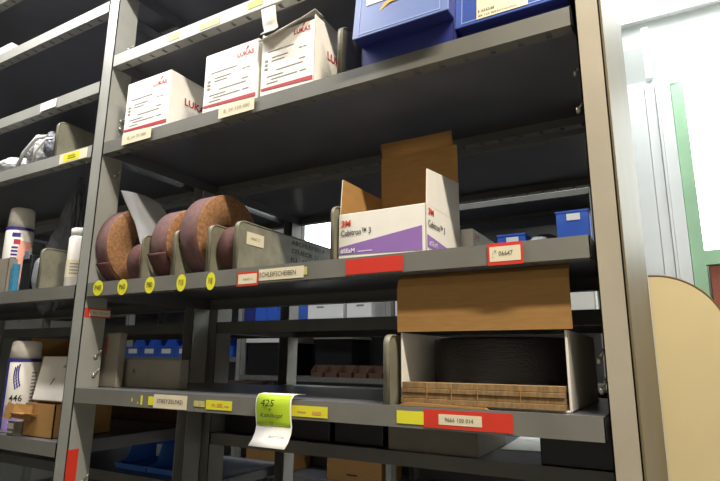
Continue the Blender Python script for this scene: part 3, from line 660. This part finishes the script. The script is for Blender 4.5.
m = MB(); m.lump((-1.725, 0.16, 1.865), (0.075, 0.06, 0.19), 5.7, 0.5, 5, squash=drape)
tag(put('crumpled_sack', m, 'dark_cloth'), 'crumpled dark grey plastic sack standing behind the steel divider, left bay', 'sack')
t = thing('cartridge_tube', (-1.476, 0.06, 1.6874), 'white cartridge tube standing against the middle post', 'tube')
put('can_body', MB().lathe([(0.027, 0.0), (0.028, 0.002), (0.028, 0.145), (0.024, 0.152)], (-1.472, 0.05, 1.6874), 2, 32), 'white_card', t)
put('cap', MB().lathe([(0.025, 0.150), (0.025, 0.172), (0.022, 0.175)], (-1.472, 0.05, 1.6874), 2, 32), 'white_label', t)
m = MB(); wrap(m, -1.472, 0.05, 1.6874, 0.028, -80, 80, 0.03, 0.08, 0, 10)
for k in range(4): wrap(m, -1.472, 0.05, 1.6874, 0.028, -30, 40, 0.04+k*0.009, 0.043+k*0.009, 1, 6, 0.001)
put('print', m, ['cream_label', 'grey_ink'], t)
# cable-like holder behind
m = MB()
for k in range(3): m.tube([(-1.93, 0.2, 1.83+0.02*k), (-1.86, 0.2, 1.835+0.02*k)], 0.004)
m.tube([(-1.915, 0.2, 1.6874), (-1.915, 0.2, 1.885)], 0.006); m.tube([(-1.895, 0.2, 1.6874), (-1.895, 0.2, 1.885)], 0.006)
tag(put('wire_stand', m, 'silver'), 'small grey wire stand beside the crumpled dark sack', 'stand')

# second left shelf: plastic bags
def bag(x, y, z, s, seed, m_, label, amp=0.3):
    m = MB(); m.lump((x, y, z+s[2]*0.92), s, seed, amp, 5); o = put('plastic_bag', m, m_)
    zmin = min(v.co.z for v in o.data.vertices); o.location.z += (z-(o.location.z+zmin)); tag(o, label, 'bag', 'plastic bags on the left shelf')
bag(-1.91, 0.075, 2.0892, (0.10, 0.055, 0.034), 1.0, 'clear_bag', 'flat whitish plastic bag lying at the left edge of the shelf')
bag(-1.745, 0.070, 2.0892, (0.066, 0.05, 0.052), 2.2, 'clear_bag', 'bunched whitish plastic bag with straps in the middle of the shelf', 0.4)
bag(-1.655, 0.065, 2.0892, (0.030, 0.05, 0.052), 4.4, 'dark_cloth', 'dark plastic bag with shiny creases next to the steel divider')
bag(-1.86, 0.22, 2.0892, (0.09, 0.05, 0.05), 8.4, 'dark_cloth', 'dark grey plastic bag behind the whitish bags')
def strap(pts, r, label):
    tag(put('plastic_strap', MB().tube(pts, r), 'clear_bag'), label, 'strap', 'loose straps on the left shelf')
strap([(-1.80, 0.012, 2.091), (-1.755, 0.004, 2.135), (-1.705, 0.010, 2.178), (-1.66, 0.03, 2.186), (-1.63, 0.04, 2.165)], 0.006, 'longer whitish strap looped over the bunched plastic bag')
strap([(-1.715, 0.010, 2.092), (-1.69, 0.006, 2.13), (-1.655, 0.014, 2.168), (-1.635, 0.03, 2.172)], 0.004, 'shorter whitish strap nearest the steel divider')
tag(put('paper_packet', MB().box(-2.085, -2.00, 0.03, 0.12, 2.554, 2.622), 'white_card', None, 0.003), 'small white packet on the top left shelf', 'packet')

# ================================================================ blue bins and cartons in the racks behind
def open_bin(x, y, z, w_, d, h, label, group, lab=True, m_='blue', fr=0.52):
    t = thing('open_front_bin', (x, y, z), label, 'bin', group)
    a, b_ = x-w_/2, x+w_/2; th = 0.003
    m = MB()
    prof = [(y, z), (y+d, z), (y+d, z+h), (y+0.32*d, z+h), (y+0.22*d, z+(fr+0.1)*h), (y, z+fr*h)]
    m.prism(prof, 0, a, a+th); m.prism(prof, 0, b_-th, b_); m.box(a, b_, y, y+d, z, z+th); m.box(a, b_, y+d-th, y+d, z, z+h); m.box(a, b_, y-0.004, y+th, z, z+fr*h)
    m.box(a-0.003, b_+0.003, y-0.008, y+0.004, z+(fr-.03)*h, z+(fr+.03)*h)
    put('body', m, m_, t, 0.001)
    if lab: put('label_sticker', MB().box(a+0.25*w_, b_-0.2*w_, y-0.0055, y-0.0045, z+0.18*h, z+0.44*h), 'white_label', t)
    return t
G = 'blue bins on the rear rack'
bA = open_bin(-1.785, 0.55, 1.095, 0.17, 0.20, 0.085, 'left one of the two blue bins seen low beneath the lower shelf', G, lab=False, fr=0.2, m_='bin_boosted')
bB = copy_thing(bA, (0.176, 0, 0), 'right one of the two blue bins seen low beneath the lower shelf')
for b_, n_, mm in ((bA, -1.785, 'white_label'), (bB, -1.609, 'yellow_label')):
    put('card', MB().box(n_-0.035, n_+0.01, 0.69, 0.692, 1.12, 1.165), mm, b_)
# bins across the rear aisle
GC = 'blue bins on the rack across the rear aisle'
c0 = open_bin(-4.22, 2.405, 1.503, 0.205, 0.36, 0.155, 'far blue bin seen over the low grey carton, leftmost of the four labelled ones', GC)
for k, nm in enumerate(('second from the left of the four labelled ones', 'third from the left of the four labelled ones', 'rightmost of the four labelled ones', 'fifth of its row', 'sixth of its row')):
    copy_thing(c0, (0.215*(k+1), 0, 0), 'far blue bin over the low grey carton, '+nm.replace('four labelled ones', 'labelled four'))
def tall_bin(x, z, w_, h, label, m_='blue', lab=True):
    t = thing('storage_box', (x, 2.41, z), label, 'box', GC)
    put('body', MB().box(x-w_/2, x+w_/2, 2.41, 2.75, z, z+h), m_, t, 0.004)
    put('rim', MB().box(x-w_/2-0.004, x+w_/2+0.004, 2.405, 2.755, z+h-0.012, z+h), m_, t, 0.002)
    if lab: put('label_sticker', MB().box(x-0.03, x+0.045, 2.4035, 2.4045, z+h-0.06, z+h-0.02), 'white_label', t)
    return t
for k in range(4): tall_bin(-2.885+0.112*k, 1.78, 0.108, 0.15, 'far blue box in the gap below the middle shelf, %s from the left' % ('first', 'second', 'third', 'fourth')[k], 'navy' if k < 1 else 'blue', lab=False)
tall_bin(-0.455, 2.16, 0.18, 0.205, 'blue box with a white label seen at the right post above the middle shelf')
tall_bin(-0.815, 2.16, 0.17, 0.10, 'bright blue box with white label peeking over the middle shelf edge')
m = MB(); m.lump((-0.645, 2.55, 2.215), (0.085, 0.08, 0.055), 9.0, 0.12, 4); o = tag(put('coiled_hose', m, 'black_plastic'), 'dark rounded bundle between the two blue boxes over the middle shelf edge', 'bundle')
tag(put('plastic_bag', MB().lump((-0.66, 2.45, 2.197), (0.06, 0.04, 0.036), 12.0, 0.3, 4), 'clear_bag'), 'whitish plastic bundle in front of the dark rounded bundle', 'bag')
for k, (x_, z_, h_) in enumerate(((-4.05, 2.0, 0.3), (-3.65, 2.0, 0.3), (-3.25, 2.0, 0.3), (-5.2, 1.9, 0.3), (-4.7, 1.9, 0.3))):  # boxes added to fill these far gaps with dark
    tall_bin(x_, z_, 0.36, h_, 'added dark blue box darkening the far rack behind the left bay, %s in its row' % ('first', 'second', 'third', 'fourth', 'fifth')[k], 'navy', lab=False)
GW = 'white cartons on the rack across the rear aisle'
for (xa, xb, h, lb) in ((-2.335, -2.03, 0.17, 'bright white carton seen in the gap below the middle shelf'), (-2.0, -1.80, 0.16, 'grey-white carton next to the bright white one in the gap below the middle shelf')):
    t = thing('carton', ((xa+xb)/2, 2.42, 1.78), lb, 'box', GW); put('body', MB().box(xa, xb, 2.42, 2.7, 1.78, 1.78+h), 'white_label', t, 0.004); put('print', MB().box(xa+0.08, xa+0.14, 2.4185, 2.4195, 1.86, 1.872), 'grey_ink', t)
for (xa, xb, h, lb) in ((-1.62, -1.20, 0.2, 'far white carton hidden mostly by the hanging brown lid, left one'), (-1.17, -0.80, 0.2, 'far white carton hidden mostly by the hanging brown lid, right one'), (-0.77, -0.37, 0.2, 'far white carton seen right of the hanging brown lid, by the right post')):
    t = thing('carton', ((xa+xb)/2, 2.42, 1.78), lb, 'box', GW); put('body', MB().box(xa, xb, 2.42, 2.7, 1.78, 1.78+h), 'white_label', t, 0.004)
for (xa, xb, za, zb, yy, lb) in ((-2.93, -2.52, 1.615, 1.676, 2.43, 'dark crate with a bright white lid seen behind the green paper tag'), (-2.34, -1.99, 1.64, 1.662, 2.50, 'dark crate with a thin white lid right of the other lidded crate')):
    t = thing('lidded_crate', ((xa+xb)/2, yy, 1.372), lb, 'crate', 'dark crates with white lids')
    put('body', MB().box(xa+0.02, xb-0.02, yy+0.01, 2.78, 1.372, za), 'black_plastic', t, 0.004)
    put('lid', MB().prism([(xa, za), (xb, za), (xb-0.02, zb), (xa+0.02, zb)], 1, yy, 2.79), 'white_label', t, 0.003)
for k in range(5):
    x = -2.235+0.118*k
    t = thing('small_open_box', (x, 2.41, 1.372), 'far brown open box in the row above a lit shelf edge, %s from the left' % ('first', 'second', 'third', 'fourth', 'fifth')[k], 'box', 'row of brown open boxes')
    m = MB(); m.prism([(2.41, 1.372), (2.48, 1.372), (2.48, 1.455), (2.465, 1.455), (2.41, 1.41)], 0, x-0.052, x-0.048); m.prism([(2.41, 1.372), (2.48, 1.372), (2.48, 1.455), (2.465, 1.455), (2.41, 1.41)], 0, x+0.048, x+0.052)
    m.box(x-0.052, x+0.052, 2.41, 2.413, 1.372, 1.405); m.box(x-0.052, x+0.052, 2.477, 2.48, 1.372, 1.455); put('body', m, 'brown_dark', t)
for (xa, xb, h, lb) in ((-2.86, -2.48, 0.28, 'far brown cardboard carton below the green paper tag at the bottom edge'), (-2.14, -1.72, 0.24, 'far brown cardboard carton right of the other one at the bottom edge')):
    t = thing('carton', ((xa+xb)/2, 2.42, 0.7), lb, 'box', 'far brown cartons'); put('body', MB().box(xa, xb, 2.42, 2.72, 0.70, 0.70+h), 'kraft', t, 0.004); put('print', MB().box(xa+0.16, xa+0.24, 2.4185, 2.4195, 0.745, 0.752), 'black_ink', t)
# inside the rear rack, below the lower shelf
t = thing('carton', (-0.6, 0.6, 1.262), 'grey carton on the rear rack seen just below the red taped shelf edge', 'box')
put('body', MB().box(-0.70, -0.452, 0.50, 0.76, 1.262, 1.404), 'dark_card', t, 0.003)
m = MB(); slab(m, [(-0.44, 0.66, 1.2635), (-0.24, 0.70, 1.2635), (-0.24, 0.90, 1.265), (-0.43, 0.88, 1.278)], 0.001)
tag(put('paper_sheet', m, 'white_label'), 'loose white sheet of paper on the rear rack below the lower shelf', 'paper')
t = thing('carton', (-0.22, 0.6, 1.262), 'black carton on the rear rack under the right end of the lower shelf', 'box')
put('body', MB().box(-0.30, -0.115, 0.50, 0.62, 1.262, 1.43), 'black_plastic', t, 0.003)

for k, (xa, xb) in enumerate(((-1.31, -1.10), (-1.08, -0.90), (-0.885, -0.725))):  # dark boxes glimpsed here; row filled out to keep the gap dark
    t = thing('crate', ((xa+xb)/2, 0.52, 1.262), 'added black crate darkening the gap below the lower shelf, %s from the middle post' % ('first', 'second', 'third')[k], 'crate', 'black crates below the lower shelf')
    put('body', MB().box(xa, xb, 0.52, 0.86, 1.262, 1.40), 'black_plastic', t, 0.004); put('rim', MB().box(xa-0.004, xb+0.004, 0.516, 0.864, 1.388, 1.402), 'black_plastic', t, 0.002)
t = thing('carton', (-1.8, 0.52, 1.262), 'dark brown carton on the rear rack behind the middle post, below the lower shelf', 'box')
put('body', MB().box(-2.15, -1.42, 0.52, 0.86, 1.262, 1.41), 'brown_dark', t, 0.003)

# board beyond the end of the rack
t = thing('laminate_board', (0.04, 0.90, 0), 'cream laminated board with rounded top corner and brown edging beside the rack end', 'board')
pts = [(-0.05, 0.0), (0.13, 0.0)]+[(-0.045+0.175*math.cos(k*math.pi/48), 1.566+0.175*math.sin(k*math.pi/48)) for k in range(25)]+[(-0.05, 1.741)]
put('panel', MB().prism(pts, 1, 0.880, 0.900), 'beige_board', t)
put('edging', MB().sheet(pts[1:], 1, 0.8785, 0.901, 0.004), 'brown_edge', t)
